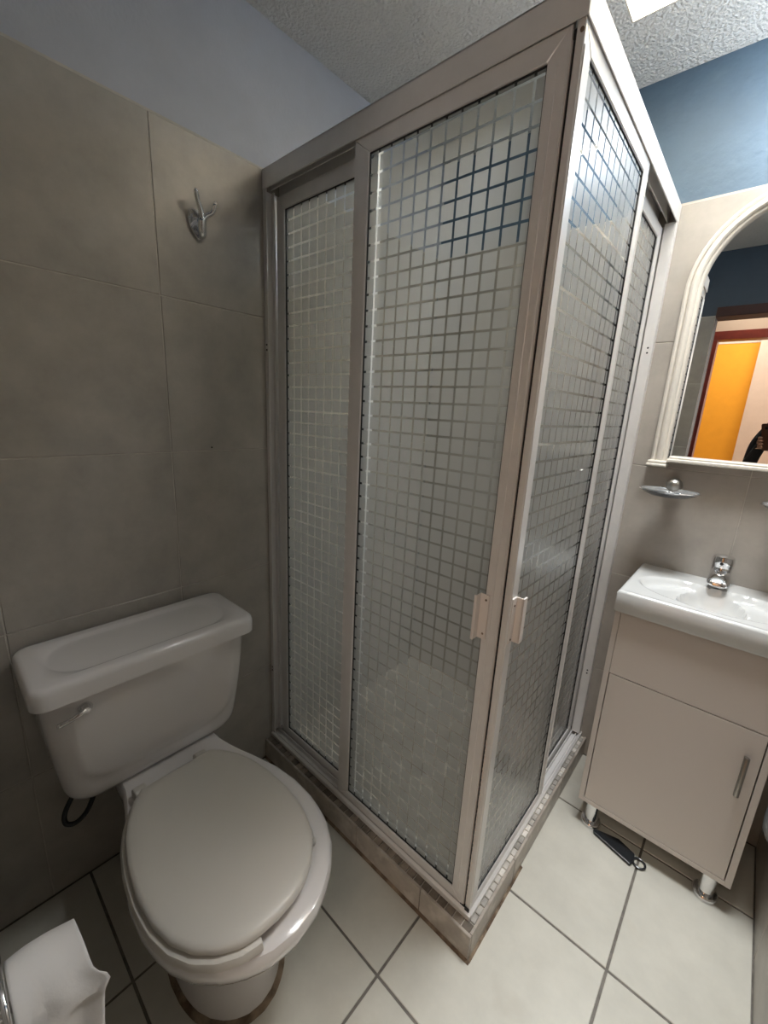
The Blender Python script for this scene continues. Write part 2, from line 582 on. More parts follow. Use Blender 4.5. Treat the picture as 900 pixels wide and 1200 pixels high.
struct('ceiling_hallway', B((-0.8, 2.9, HY, -1.81, 2.45, 2.52)), M_CREAM)
struct('floor_hallway', B((-1.05, 3.0, -4.32, -1.81, -0.08, -0.003)), M_FTILE)
struct('wall_hallway_end', B((-0.85, -0.8, HY, -1.81, -0.05, 2.5), (2.9, 2.95, HY, -1.81, -0.05, 2.5), (1.56, 2.95, -1.81, -1.76, -0.05, 2.5), (-0.85, -0.10, -1.81, -1.76, -0.05, 2.5)), M_BEIGE)

# ------------------------------------------------------------------ shower curb (trim_4)
A_, B_ = 0.912, 0.900
CH = 0.080
cb = struct('trim_4', B((0.0, 0.893, -0.905, -0.80, 0.0, 0.074), (0.785, 0.893, -0.80, 0.0, 0.0, 0.074)), M_GROUTW)
for x0, x1 in ((0.0, 0.262), (0.262, 0.5), (0.5, 0.745), (0.745, B_)):
    add_tile('curb_tile', cb, frame_mtx((x0 + 0.001, -0.905, 0.001), (1, 0, 0), (0, 0, 1)), x1 - x0 - 0.002, CH - 0.001, 0.007, M_CURB)
for y0, y1 in ((-0.904, -0.66), (-0.66, -0.27), (-0.27, 0.0)):
    add_tile('curb_tile', cb, frame_mtx((0.893, y0 + 0.001, 0.001), (0, 1, 0), (0, 0, 1)), y1 - y0 - 0.002, CH - 0.001, 0.007, M_CURB)
k = 0
x = 0.002
while x < 0.888:
    add_tile('mosaic_tile', cb, frame_mtx((x, -0.9045, 0.074), (1, 0, 0), (0, 1, 0)), 0.0225, 0.0225, 0.005, M_MOSB)
    x += 0.0255
y = -0.878
while y < -0.02:
    add_tile('mosaic_tile', cb, frame_mtx((0.8685, y, 0.074), (1, 0, 0), (0, 1, 0)), 0.0235, 0.0225, 0.005, M_MOS)
    y += 0.0255
# rusty seal line at the foot of the curb
seal = bmesh.new()
prism([(-0.912, 0.0), (-0.9185, 0.0), (-0.912, 0.006)], 'x', 0.0, B_ + 0.005, seal)
prism([(B_, 0.0), (B_ + 0.006, 0.0), (B_, 0.004)], 'y', -0.912, -0.60, seal)
link('rusty_seal', seal, M_RUST, cb)
# shower tray floor
link('tray_floor', B(0.0, 0.785, -0.80, 0.0, 0.0, 0.03), M_CURB, cb)

# ------------------------------------------------------------------ shower enclosure
YO, XO = -0.8816, 0.8775
ZH0, ZH1 = 1.918, 1.968
ZT = 0.0795
sh = thing('shower_enclosure', 'corner shower enclosure of satin white aluminium frames with frosted grid-pattern sliding glass', 'shower', (0.45, -0.45, ZT))

# header channels (open underneath)
hf = B((0.0, XO, YO, YO + 0.003, ZH0, ZH1), (0.0, XO, YO, YO + 0.060, ZH1 - 0.004, ZH1 + 0.0005), (0.0, XO - 0.06, YO + 0.057, YO + 0.060, ZH0, ZH1),
       (0.0, XO - 0.03, YO + 0.0275, YO + 0.0305, ZH0 + 0.008, ZH1 - 0.004))
part('header_rail', hf, M_ALU, sh, bevel=0.0012)
hs_ = B((XO - 0.003, XO, YO + 0.0035, 0.0, ZH0, ZH1), (XO - 0.060, XO - 0.0005, YO + 0.0605, 0.0, ZH1 - 0.004, ZH1 + 0.0005), (XO - 0.060, XO - 0.057, YO + 0.0605, 0.0, ZH0, ZH1),
        (XO - 0.0305, XO - 0.0275, YO + 0.062, 0.0, ZH0 + 0.008, ZH1 - 0.004))
part('header_rail', hs_, M_ALU, sh, bevel=0.0012)
# bottom tracks
tf = bmesh.new()
prism([(YO - 0.003, ZT), (YO - 0.003, ZT + 0.014), (YO + 0.004, ZT + 0.020), (YO + 0.004, ZT + 0.004), (YO + 0.060, ZT + 0.004), (YO + 0.060, ZT)], 'x', 0.0, XO + 0.002, tf)
box(tf, 0.0, XO - 0.01, YO + 0.012, YO + 0.016, ZT + 0.003, ZT + 0.012)
box(tf, 0.0, XO - 0.03, YO + 0.0275, YO + 0.0305, ZT + 0.003, ZT + 0.020)
box(tf, 0.0, XO - 0.06, YO + 0.0405, YO + 0.0445, ZT + 0.003, ZT + 0.012)
box(tf, 0.0, XO - 0.06, YO + 0.057, YO + 0.060, ZT + 0.003, ZT + 0.022)
part('bottom_track', tf, M_ALU, sh)
ts = bmesh.new()
prism([(XO + 0.003, ZT), (XO + 0.003, ZT + 0.014), (XO - 0.004, ZT + 0.020), (XO - 0.004, ZT + 0.004), (XO - 0.060, ZT + 0.004), (XO - 0.060, ZT)], 'y', YO + 0.004, 0.0, ts)
box(ts, XO - 0.016, XO - 0.012, YO + 0.01, 0.0, ZT + 0.003, ZT + 0.012)
box(ts, XO - 0.0305, XO - 0.0275, YO + 0.03, 0.0, ZT + 0.003, ZT + 0.020)
box(ts, XO - 0.0445, XO - 0.0405, YO + 0.06, 0.0, ZT + 0.003, ZT + 0.012)
box(ts, XO - 0.060, XO - 0.057, YO + 0.06, 0.0, ZT + 0.003, ZT + 0.022)
part('bottom_track', ts, M_ALU, sh)
# wall channels
part('wall_channel', B((0.0005, 0.003, YO + 0.001, YO + 0.058, ZT + 0.02, ZH0), (0.003, 0.018, YO + 0.001, YO + 0.004, ZT + 0.02, ZH0),
                       (0.003, 0.016, YO + 0.028, YO + 0.031, ZT + 0.02, ZH0), (0.003, 0.018, YO + 0.055, YO + 0.058, ZT + 0.02, ZH0)), M_ALU, sh, bevel=0.0008)
part('wall_channel', B((XO - 0.058, XO - 0.001, -0.003, -0.0005, ZT + 0.02, ZH0), (XO - 0.004, XO - 0.001, -0.028, -0.003, ZT + 0.02, ZH0),
                       (XO - 0.031, XO - 0.004, -0.028, -0.025, ZT + 0.02, ZH0), (XO - 0.058, XO - 0.055, -0.018, -0.003, ZT + 0.02, ZH0)), M_ALU, sh, bevel=0.0008)
for z in (1.505, 1.490, 0.386, 0.373):
    part('screw', lathe([(0.003, YO + 0.0005), (0.0026, YO - 0.0012)], (0.0105, 0, z), 'y', 10), M_BLACK, sh)
for z in (1.563, 1.548, 0.386, 0.373):
    part('screw', lathe([(0.003, -0.0275), (0.0026, -0.0295)], (XO - 0.014, 0, z), 'y', 10), M_BLACK, sh)


def mitre_frame(axis, a0, a1, z0, z1, sw0, sw1, rt, rb, d0, d1):
    """sliding door frame of four mitred profiles; axis = direction of width."""
    bm = bmesh.new()
    g = 0.0003

    def add(poly):
        # poly in (width, z); d0 (outer face) .. d1
        def v(p, d):
            return (p[0], d, p[1]) if axis == 'x' else (d, p[0], p[1])
        sgn = 1 if d1 > d0 else -1
        cx = sum(p[0] for p in poly) / len(poly); cz = sum(p[1] for p in poly) / len(poly)
        rings = []
        ch = 0.0016
        for d, s in ((d0, ch), (d0 + sgn * ch, 0), (d1 - sgn * ch, 0), (d1, ch)):
            ring = []
            for p in poly:
                q = [p[0], p[1]]
                # pull towards the centre by s in both directions
                q[0] += s * (1 if cx > p[0] else -1)
                q[1] += s * (1 if cz > p[1] else -1)
                ring.append(v(q, d))
            rings.append(ring)
        loft(rings, True, bm)
    add([(a0, z0), (a0, z1), (a0 + sw0 - g, z1 - rt), (a0 + sw0 - g, z0 + rb)])
    add([(a1, z0), (a1, z1), (a1 - sw1 + g, z1 - rt), (a1 - sw1 + g, z0 + rb)])
    add([(a0 + g, z1), (a1 - g, z1), (a1 - sw1, z1 - rt), (a0 + sw0, z1 - rt)])
    add([(a0 + g, z0), (a1 - g, z0), (a1 - sw1, z0 + rb), (a0 + sw0, z0 + rb)])
    return bm


def sliding_door(axis, a0, a1, z0, z1, sw0, sw1, rt, rb, d0, d1, glass_m, ridge=None):
    fr = part('sliding_door', mitre_frame(axis, a0, a1, z0, z1, sw0, sw1, rt, rb, d0, d1), M_ALU, sh)
    dm = (d0 + d1) / 2
    s = 1 if d1 > d0 else -1

    def bx(u0, u1, e0, e1, w0, w1):
        return (u0, u1, e0, e1, w0, w1) if axis == 'x' else (e0, e1, u0, u1, w0, w1)
    gp = part('glass_pane', B(bx(a0 + sw0 - 0.004, a1 - sw1 + 0.004, dm - 0.002, dm + 0.002, z0 + rb - 0.004, z1 - rt + 0.004)), glass_m, fr)
    gp.data.materials.append(M_PANEB)
    outw = Vector((0, -1, 0)) if axis == 'x' else Vector((1, 0, 0))
    for f in gp.data.polygons:
        f.material_index = 0 if f.normal.dot(outw) > 0.9 else 1
    t = 0.0022
    u0, u1, w0, w1 = a0 + sw0 - 0.0003, a1 - sw1 + 0.0003, z0 + rb - 0.0003, z1 - rt + 0.0003
    e0, e1 = dm - 0.005, dm + 0.005
    part('gasket', B(bx(u0, u0 + t, e0, e1, w0, w1), bx(u1 - t, u1, e0, e1, w0, w1), bx(u0, u1, e0, e1, w1 - t, w1), bx(u0, u1, e0, e1, w0, w0 + t)), M_BLACK, fr)
    if ridge:
        rb_ = []
        for c0, c1 in ridge:
            rb_.append(bx(c0, c1, min(d0 - s * 0.0018, d0 + s * 0.001), max(d0 - s * 0.0018, d0 + s * 0.001), z0 + rb, z1 - rt))
        part('stile_ridge', B(*rb_), M_ALU, fr, bevel=0.0006)
    return fr


ZD0 = ZT + 0.0125
front_door = sliding_door('x', 0.372, 0.853, ZD0, 1.921, 0.046, 0.036, 0.036, 0.034, YO + 0.006, YO + 0.024, M_GRID_F, [(0.832, 0.836), (0.848, 0.851)])
rear_door = sliding_door('x', 0.0185, 0.420, ZD0, 1.906, 0.038, 0.040, 0.036, 0.034, YO + 0.034, YO + 0.052, M_GRID_F)
side_door = sliding_door('y', YO + 0.005, -0.402, ZD0, 1.921, 0.036, 0.040, 0.034, 0.034, XO - 0.004, XO - 0.0175, M_GRID_R, [(YO + 0.008, YO + 0.012), (-0.412, -0.408)])
side_rear = sliding_door('y', -0.440, -0.029, ZD0, 1.906, 0.040, 0.038, 0.034, 0.034, XO - 0.034, XO - 0.052, M_GRID_R)


def handle_front():
    bm = bmesh.new()
    box(bm, 0.8065, 0.829, YO + 0.002, YO + 0.0055, 0.853, 0.957)
    box(bm, 0.8065, 0.8095, YO - 0.014, YO + 0.0025, 0.853, 0.957)
    box(bm, 0.803, 0.8095, YO - 0.017, YO - 0.013, 0.853, 0.957)
    return bm


h1 = part('handle', handle_front(), M_PLWHITE, front_door, bevel=0.001)
bm = bmesh.new()
XH = XO - 0.002
box(bm, XH - 0.003, XH + 0.001, -0.868, -0.846, 0.858, 0.962)
box(bm, XH, XH + 0.016, -0.849, -0.846, 0.858, 0.962)
box(bm, XH + 0.013, XH + 0.017, -0.849, -0.832, 0.858, 0.962)
h2 = part('handle', bm, M_PLWHITE, side_door, bevel=0.001)
for z in (0.945, 0.866):
    part('handle_screw', lathe([(0.0028, YO + 0.0025), (0.0022, YO + 0.001)], (0.822, 0, z), 'y', 10), M_RUST, sh)
    part('handle_screw', lathe([(0.0028, XH + 0.0005), (0.0022, XH + 0.002)], (0, -0.858, z), 'x', 10), M_RUST, sh)
# serrated white seal between the two meeting doors and the dirty runner block at the foot
bm = bmesh.new()
box(bm, 0.8537, 0.8592, YO + 0.011, YO + 0.020, ZD0, 1.915)
part('meeting_seal', bm, M_BLACK, sh)
part('seal_bead', B(0.8537, 0.8550, YO + 0.007, YO + 0.012, ZD0, 1.90), M_PLWHITE, sh)
bm = bmesh.new()
z = 0.115
while z < 0.62:
    w = random.uniform(0.002, 0.0065)
    prism([(0.8605, z), (0.8605 + w, z + 0.006), (0.8605 + random.uniform(0, 0.002), z + 0.014)], 'y', YO + 0.0035, YO + 0.0048, bm)
    z += 0.013
part('torn_tape', bm, M_PLWHITE, sh)
part('runner_block', B((0.845, 0.8585, YO + 0.0055, YO + 0.02, ZT + 0.004, ZT + 0.022), (0.8600, 0.8735, YO + 0.0015, YO + 0.0045, ZT + 0.004, ZT + 0.028)), M_BLACK, sh, bevel=0.002)
part('header_screw', lathe([(0.0035, YO + 0.0049), (0.003, YO + 0.003)], (0.869, 0, 1.905), 'y', 12), M_RUST, sh)

# ------------------------------------------------------------------ wall hook
hk = thing('robe_hook', 'chrome double robe hook on the tiled wall above the toilet', 'hook', (0.0, -1.073, 1.772))
bm = bmesh.new()
rings = []
for r, d in ((0.98, 0.0), (1.0, 0.0035), (0.93, 0.007), (0.78, 0.0068), (0.66, 0.0045), (0.0, 0.0045)):
    ring = []
    for i in range(32):
        t = 2 * PI * i / 32
        # oval with a pointed lower end
        a = 0.024 * math.cos(t) * (1 + 0.18 * math.sin(t))
        b_ = 0.036 * math.sin(t)
        ring.append((d + 0.0003, -1.077 + a * max(r, 0.02) - 0.10 * b_ * r, 1.769 + b_ * max(r, 0.02)))
    rings.append(ring)
loft(rings, True, bm)
part('backplate', bm, M_CHROME, hk, smooth=True)
part('hook_stem', tube([(0.004, -1.068, 1.742, 0.007), (0.012, -1.069, 1.748, 0.0105), (0.019, -1.073, 1.764, 0.0115), (0.024, -1.0735, 1.778, 0.0095), (0.027, -1.073, 1.786, 0.005)]), M_CHROME, hk, smooth=True)
part('hook_prong', tube([(0.025, -1.073, 1.778, 0.0085), (0.030, -1.079, 1.798, 0.0062), (0.036, -1.088, 1.812, 0.0056), (0.041, -1.094, 1.828, 0.0060), (0.042, -1.095, 1.834, 0.0025)]), M_CHROME, hk, smooth=True)
part('hook_prong', tube([(0.025, -1.072, 1.778, 0.0085), (0.030, -1.063, 1.788, 0.0064), (0.037, -1.052, 1.797, 0.0058), (0.044, -1.047, 1.814, 0.0062), (0.045, -1.0465, 1.821, 0.0025)]), M_CHROME, hk, smooth=True)

# ------------------------------------------------------------------ toilet
TY = -1.325
to = thing('toilet', 'white ceramic toilet with ivory lid closed and cistern against the tiled wall', 'toilet', (0.32, TY, 0.0))


def interp(tab, x):
    if x <= tab[0][0]: return tab[0][1]
    for (a, p), (b, q) in zip(tab[:-1], tab[1:]):
        if x <= b:
            t = (x - a) / (b - a)
            t = t * t * (3 - 2 * t) if False else t
            return p + (q - p) * t
    return tab[-1][1]


# cistern body: dense loft with a shallow embossed front panel
bm = bmesh.new()
rings = []
NZ = 30
ZB, ZTOP = 0.388, 0.712
for iz in range(NZ + 1):
    t = iz / NZ
    z = ZB + (ZTOP - ZB) * t
    e = 1 - t
    hy = 0.232 - 0.030 * e ** 1.6
    xf = 0.218 - 0.032 * e ** 1.5
    # rounded lower edge
    rr = max(0.0, 1 - t / 0.16)
    pull = 0.036 * (1 - math.sqrt(max(0.0, 1 - rr * rr)))
    hy -= pull * 1.1
    xf -= pull * 0.8
    xb = 0.012
    ring = rrect((xf + xb) / 2, TY, (xf - xb) / 2, hy, 0.045 if (xf - xb) > 0.1 else 0.03, z, 7)
    rings.append(ring)
# subdivide each ring's front so the relief can be carved
def densify(ring, m=3):
    out = []
    n = len(ring)
    for i in range(n):
        a, b = Vector(ring[i]), Vector(ring[(i + 1) % n])
        k = max(1, int((b - a).length / 0.008))
        for j in range(k):
            out.append(a.lerp(b, j / k))
    return out
base = densify(rings[-1])
n0 = len(base)
# consistent parameter: sample each ring at equal counts per segment
counts = []
r0 = rings[-1]
for i in range(len(r0)):
    counts.append(max(1, int((Vector(r0[(i + 1) % len(r0)]) - Vector(r0[i])).length / 0.008)))
dr = []
for ring in rings:
    out = []
    for i in range(len(ring)):
        a, b = Vector(ring[i]), Vector(ring[(i + 1) % len(ring)])
        for j in range(counts[i]):
            p = a.lerp(b, j / counts[i])
            # relief on the front
            if p.x > 0.14:
                dy = abs(p.y - TY) / 0.188
                lowz = 0.452
                dz = max(0.0, (0.60 - p.z) / (0.60 - lowz))
                d = (dy ** 4 + dz ** 4) ** 0.25
                p.x += 0.006 * (1 - ss(0.95, 1.03, d))
            out.append(p)
    dr.append(out)
loft(dr, True, bm)
part('cistern', bm, M_CERAMIC, to, smooth=True)

# cistern lid
bm = bmesh.new()
rings = []
LX0, LX1, LHY = 0.010, 0.240, 0.2475
for (g, z, r) in ((0.004, 0.7085, 0.03), (0.0, 0.711, 0.032), (0.0, 0.742, 0.032), (0.003, 0.751, 0.031), (0.008, 0.7555, 0.028), (0.015, 0.757, 0.026),
                  (0.030, 0.757, 0.035)):
    rings.append(rrect((LX0 + LX1) / 2, TY - 0.001, (LX1 - LX0) / 2 - g, LHY - g, r, z, 8))
# sunken oval panel
for g, z in ((0.034, 0.7555), (0.039, 0.7515), (0.046, 0.7505), (0.060, 0.7505)):
    rings.append(rrect((LX0 + LX1) / 2, TY - 0.001, (LX1 - LX0) / 2 - g, LHY - g - 0.008, max(0.02, (LX1 - LX0) / 2 - g - 0.004), z, 8))
loft(rings, True, bm)
part('cistern_lid', bm, M_CERAMIC, to, smooth=True)

# flush lever
bm = bmesh.new()
lathe([(0.014, 0.2185), (0.014, 0.224), (0.010, 0.231), (0.0075, 0.236), (0.0005, 0.237)], (0, -1.484, 0.676), 'x', 20, bm)
tube([(0.232, -1.484, 0.676, 0.006), (0.236, -1.497, 0.674, 0.0055), (0.2365, -1.515, 0.669, 0.005), (0.236, -1.532, 0.667, 0.0055), (0.235, -1.537, 0.6665, 0.003)], bm=bm)
lv = part('flush_lever', bm, M_CHROME, to, smooth=True)
lv['label'] = 'chrome flush lever'

# bowl: egg shaped plan that blends back into the deck under the cistern
WID = [(0.02, 0.118), (0.20, 0.122), (0.27, 0.138), (0.33, 0.160), (0.40, 0.180), (0.47, 0.190), (0.54, 0.189), (0.60, 0.176), (0.65, 0.150), (0.69, 0.115), (0.715, 0.078), (0.73, 0.042), (0.735, 0.0)]
BY = -1.306


def egg_ring(xb, xf, ws, z, n=26, pw=1.0, cy=BY):
    """xb..xf span of the section, ws: width scale"""
    left, right = [], []
    for i in range(n + 1):
        u = i / n
        u = 1 - (1 - u) ** 1.8           # denser at the nose
        xs = 0.02 + (0.735 - 0.02) * u
        w = interp(WID, xs) * ws
        xx = xb + (xf - xb) * u
        left.append((xx, cy - w, z))
        right.append((xx, cy + w, z))
    return left + right[-2::-1]


bm = bmesh.new()
secs = [(0.10, 0.600, 0.60, 0.0), (0.10, 0.598, 0.60, 0.02), (0.09, 0.588, 0.56, 0.06), (0.08, 0.580, 0.535, 0.12), (0.07, 0.588, 0.56, 0.17), (0.05, 0.612, 0.66, 0.215),
        (0.035, 0.652, 0.80, 0.255), (0.025, 0.695, 0.93, 0.295), (0.02, 0.724, 1.01, 0.335), (0.02, 0.735, 1.035, 0.362), (0.02, 0.737, 1.03, 0.380), (0.02, 0.733, 1.0, 0.391), (0.024, 0.722, 0.965, 0.3955), (0.03, 0.70, 0.90, 0.3955)]
for s in secs:
    pass
rings = [egg_ring(a, b, c, d) for a, b, c, d in secs]
# keep the deck at full thickness under the cistern: limit how far back sections narrow
loft(rings, True, bm)
part('bowl', bm, M_CERAMIC, to, smooth=True)

# stained caulk round the foot
bm = bmesh.new()
loft([egg_ring(0.09, 0.610, 0.66, 0.0), egg_ring(0.092, 0.606, 0.63, 0.005), egg_ring(0.10, 0.598, 0.59, 0.012)], True, bm)
ck = part('foot_caulk', bm, M_RUST, to, smooth=True)
ck['label'] = 'stained brown caulk'

# seat lid and seat ring
LIDW = [(0.262, 0.084), (0.285, 0.108), (0.325, 0.132), (0.37, 0.149), (0.43, 0.161), (0.50, 0.166), (0.56, 0.162), (0.61, 0.149), (0.65, 0.128), (0.68, 0.099), (0.70, 0.066), (0.708, 0.036), (0.711, 0.0)]


def lid_ring(g, z, cy=-1.328, n=40, scale=1.0, dx=0.0):
    L, R_ = [], []
    x0, x1 = 0.262 + g, 0.711 - g
    for i in range(n + 1):
        u = i / n
        u = 1 - (1 - u) ** 2.0
        xs = 0.262 + 0.449 * u
        w = max(0.0, interp(LIDW, xs) * (1 - g / 0.166)) * scale
        xx = x0 + (x1 - x0) * u + dx
        sk = -0.018 * (xx - 0.45)
        L.append((xx, cy - w + sk, z))
        R_.append((xx, cy + w + sk, z))
    return L + R_[-2::-1]


bm = bmesh.new()
loft([lid_ring(0.004, 0.4190), lid_ring(0.0, 0.4215), lid_ring(0.0, 0.4270), lid_ring(0.003, 0.4320), lid_ring(0.010, 0.4350), lid_ring(0.03, 0.4362), lid_ring(0.08, 0.4375), lid_ring(0.14, 0.438)], True, bm)
ld = part('seat_lid', bm, M_SEAT, to, smooth=True)
# open-front ring
bm = bmesh.new()
outer = lid_ring(-0.007, 0.398, cy=-1.331, dx=0.002)
inner = lid_ring(0.052, 0.398, cy=-1.331, dx=0.002)
n = len(outer)
rows = []
for i in range(n):
    o_, i_ = Vector(outer[i]), Vector(inner[i])
    ang = i / (n - 1)
    if 0.465 < ang < 0.71:
        rows.append(None)
        continue
    prof = []
    for f, z in ((0.0, 0.3985), (-0.02, 0.406), (0.05, 0.4145), (0.2, 0.4175), (0.7, 0.4175), (0.95, 0.412), (1.0, 0.3985)):
        p = o_.lerp(i_, f)
        p.z = z
        prof.append(bm.verts.new(p))
    rows.append(prof)
for a, b in zip(rows[:-1], rows[1:]):
    if a is None or b is None:
        continue
    for j in range(6):
        bm.faces.new((a[j], a[j + 1], b[j + 1], b[j]))
    bm.faces.new((a[6], a[0], b[0], b[6]))
for i, r in enumerate(rows):
    if r is not None and (i == 0 or i == n - 1 or rows[i - 1] is None or (i + 1 < n and rows[i + 1] is None)):
        bm.faces.new(r)
part('seat_ring', bm, M_SEAT, to, smooth=True)
part('seat_bumper', lathe([(0.004, 0.0), (0.0085, 0.003), (0.0085, 0.010), (0.004, 0.014)], (0.633, -1.192, 0.398), 'z', 12), M_SEAT, to, smooth=True)
for yy in (-1.408, -1.262):
    bm = bmesh.new()
    prism([(0.236, 0.3955), (0.236, 0.417), (0.246, 0.428), (0.262, 0.430), (0.272, 0.422), (0.272, 0.3955)], 'y', yy - 0.014, yy + 0.014, bm)
    part('seat_hinge', bm, M_SEAT, to, bevel=0.003)
# supply hose
part('supply_hose', tube([(0.09, -1.445, 0.386), (0.085, -1.462, 0.34), (0.08, -1.485, 0.285), (0.075, -1.510, 0.262), (0.07, -1.530, 0.270), (0.065, -1.528, 0.300), (0.05, -1.500, 0.330), (0.03, -1.465, 0.335), (0.004, -1.455, 0.330)], 0.006), M_BLKPL, to, smooth=True)

# ------------------------------------------------------------------ vanity cabinet
VX0, VX1, VY0, VZ0, VZ1 = 0.968, 1.370, -0.325, 0.092, 0.787
va = thing('vanity_cabinet', 'small white laminate vanity cabinet on chrome legs under the basin', 'cabinet', (1.17, -0.16, 0.0))
t = 0.015
part('carcass', B((VX0, VX0 + t, VY0, -0.002, VZ0, VZ1), (VX1 - t, VX1, VY0, -0.002, VZ0, VZ1), (VX0 + t, VX1 - t, VY0, -0.002, VZ0, VZ0 + t),
                  (VX0 + t, VX1 - t, -0.012, -0.002, VZ0 + t, VZ1), (VX0 + t, VX1 - t, VY0 + 0.02, -0.012, VZ1 - 0.02, VZ1)), M_LAM, va, bevel=0.0008)
part('drawer_front', B(VX0 + t + 0.0008, VX1 - t - 0.001, VY0 + 0.0005, VY0 + 0.017, 0.5815, VZ1 - 0.002), M_LAM, va, bevel=0.0008)
dr_ = part('door', B(VX0 + t + 0.0022, VX1 - t - 0.0028, VY0 + 0.0005, VY0 + 0.017, VZ0 + t + 0.0022, 0.5785), M_LAM, va, bevel=0.0008)
part('gap_shadow_liner', B((VX0 + t, VX1 - t, VY0 + 0.018, VY0 + 0.022, VZ0 + t, VZ1 - 0.02)), M_BLACK, va)
bm = bmesh.new()
lathe([(0.0005, 0.396), (0.0062, 0.397), (0.0062, 0.515), (0.0050, 0.5165), (0.0005, 0.5165)], (1.323, VY0 - 0.026, 0), 'z', 20, bm)
for z in (0.413, 0.500):
    lathe([(0.004, VY0 + 0.0006), (0.004, VY0 - 0.026)], (1.323, 0, z), 'y', 12, bm)
part('handle', bm, M_NICKEL, dr_, smooth=True)
for lx, ly in ((1.012, -0.292), (1.326, -0.292), (1.012, -0.04), (1.326, -0.04)):
    bm = bmesh.new()
    lathe([(0.031, 0.0005), (0.032, 0.004), (0.031, 0.010), (0.028, 0.0135), (0.0205, 0.0145), (0.0205, 0.024), (0.0205, VZ0 - 0.004), (0.025, VZ0 - 0.003), (0.025, VZ0 - 0.0003)], (lx, ly, 0), 'z', 32, bm)
    part('leg', bm, M_CHROME, va, smooth=True)

# basin
ba = thing('wash_basin', 'white rectangular ceramic wash basin on the vanity cabinet', 'basin', (1.18, -0.17, VZ1))
X0, X1, Y0, Y1, Z0, Z1 = 0.9655, 1.392, -0.340, -0.0015, 0.7875, 0.852
bm = bmesh.new()
NX, NY = 96, 76


def basin_z(x, y):
    cx = 1.178
    a, b_ = 0.188, 0.112
    cy = -0.186
    # outer shallow trough, back edge pinched at the tap
    pinch = 0.030 * math.exp(-((x - cx) / 0.050) ** 2)
    by = b_ - (pinch if y > cy else 0)
    d = math.sqrt(((x - cx) / a) ** 2 * 1.0 + ((y - cy) / by) ** 2)
    z = -0.020 * (1 - ss(0.86, 1.0, d)) - 0.006 * max(0.0, 1 - d * d)
    # deep round bowl
    d2 = math.sqrt(((x - cx) / 0.080) ** 2 + ((y - (-0.190)) / 0.100) ** 2)
    z2 = -0.085 * max(0.0, 1 - d2 ** 2.2) ** 0.75
    z = z + z2
    if d > 1.1:
        z = min(z, 0) * 0
    # raised lip
    ex = min(x - X0, X1 - x, y - Y0)
    z += 0.0015 * (1 - ss(0.0, 0.012, abs(ex - 0.010)))
    if ex < 0.006:
        z -= 0.006 * (1 - math.sqrt(max(0, 1 - ((0.006 - ex) / 0.006) ** 2)))
    return Z1 + z


def crd(i, n, a, b):
    # cluster samples near the edges
    u = i / n
    u = u - 0.10 * math.sin(2 * PI * u) / (2 * PI) * 3.0
    return a + (b - a) * u


V = [[bm.verts.new((crd(i, NX, X0, X1), crd(j, NY, Y0, Y1), basin_z(crd(i, NX, X0, X1), crd(j, NY, Y0, Y1)))) for j in range(NY + 1)] for i in range(NX + 1)]
for i in range(NX):
    for j in range(NY):
        bm.faces.new((V[i][j], V[i + 1][j], V[i + 1][j + 1], V[i][j + 1]))
loop = [V[i][0] for i in range(NX + 1)] + [V[NX][j] for j in range(1, NY + 1)] + [V[i][NY] for i in range(NX - 1, -1, -1)] + [V[0][j] for j in range(NY - 1, 0, -1)]
prev = loop
for zz, g in ((Z0 + 0.006, 0.0), (Z0, 0.004)):
    cur = []
    for v in loop:
        x_, y_ = v.co.x, v.co.y
        x_ = min(max(x_, X0 + g), X1 - g)
        y_ = max(y_, Y0 + g)
        cur.append(bm.verts.new((x_, y_, zz)))
    for i in range(len(loop)):
        k2 = (i + 1) % len(loop)
        bm.faces.new((prev[i], prev[k2], cur[k2], cur[i]))
    prev = cur
part('basin_body', bm, M_BASIN, ba, smooth=True)
part('drain', lathe([(0.019, Z1 - 0.107), (0.021, Z1 - 0.1055), (0.012, Z1 - 0.1035), (0.0005, Z1 - 0.103)], (1.178, -0.192, 0), 'z', 24), M_CHROME, ba, smooth=True)

# tap
tp = thing('basin_tap', 'stubby chrome single-lever mixer tap at the back of the basin', 'tap', (1.178, -0.036, Z1))
ZB_ = Z1 + 0.0018
bm = bmesh.new()
lathe([(0.029, ZB_ - 0.001), (0.029, ZB_ + 0.005), (0.0265, ZB_ + 0.009), (0.0255, ZB_ + 0.030), (0.0262, ZB_ + 0.052), (0.0245, ZB_ + 0.056)], (1.178, -0.036, 0), 'z', 32, bm)
part('tap_body', bm, M_CHROME, tp, smooth=True)
bm = bmesh.new()
rings = []
for (yy, zz, hw, hh) in ((-0.045, 0.030, 0.0245, 0.024), (-0.060, 0.030, 0.0245, 0.021), (-0.078, 0.026, 0.0250, 0.016), (-0.094, 0.020, 0.0255, 0.012), (-0.104, 0.016, 0.0245, 0.009), (-0.108, 0.014, 0.0200, 0.006)):
    ring = []
    for i in range(20):
        a = 2 * PI * i / 20
        ca, sa = math.cos(a), math.sin(a)
        ring.append((1.178 + hw * math.copysign(abs(ca) ** 0.7, ca), yy, ZB_ + zz + hh * math.copysign(abs(sa) ** 0.7, sa)))
    rings.append(ring)
loft(rings, True, bm)
part('spout', bm, M_CHROME, tp, smooth=True)
bm = bmesh.new()
rings = []
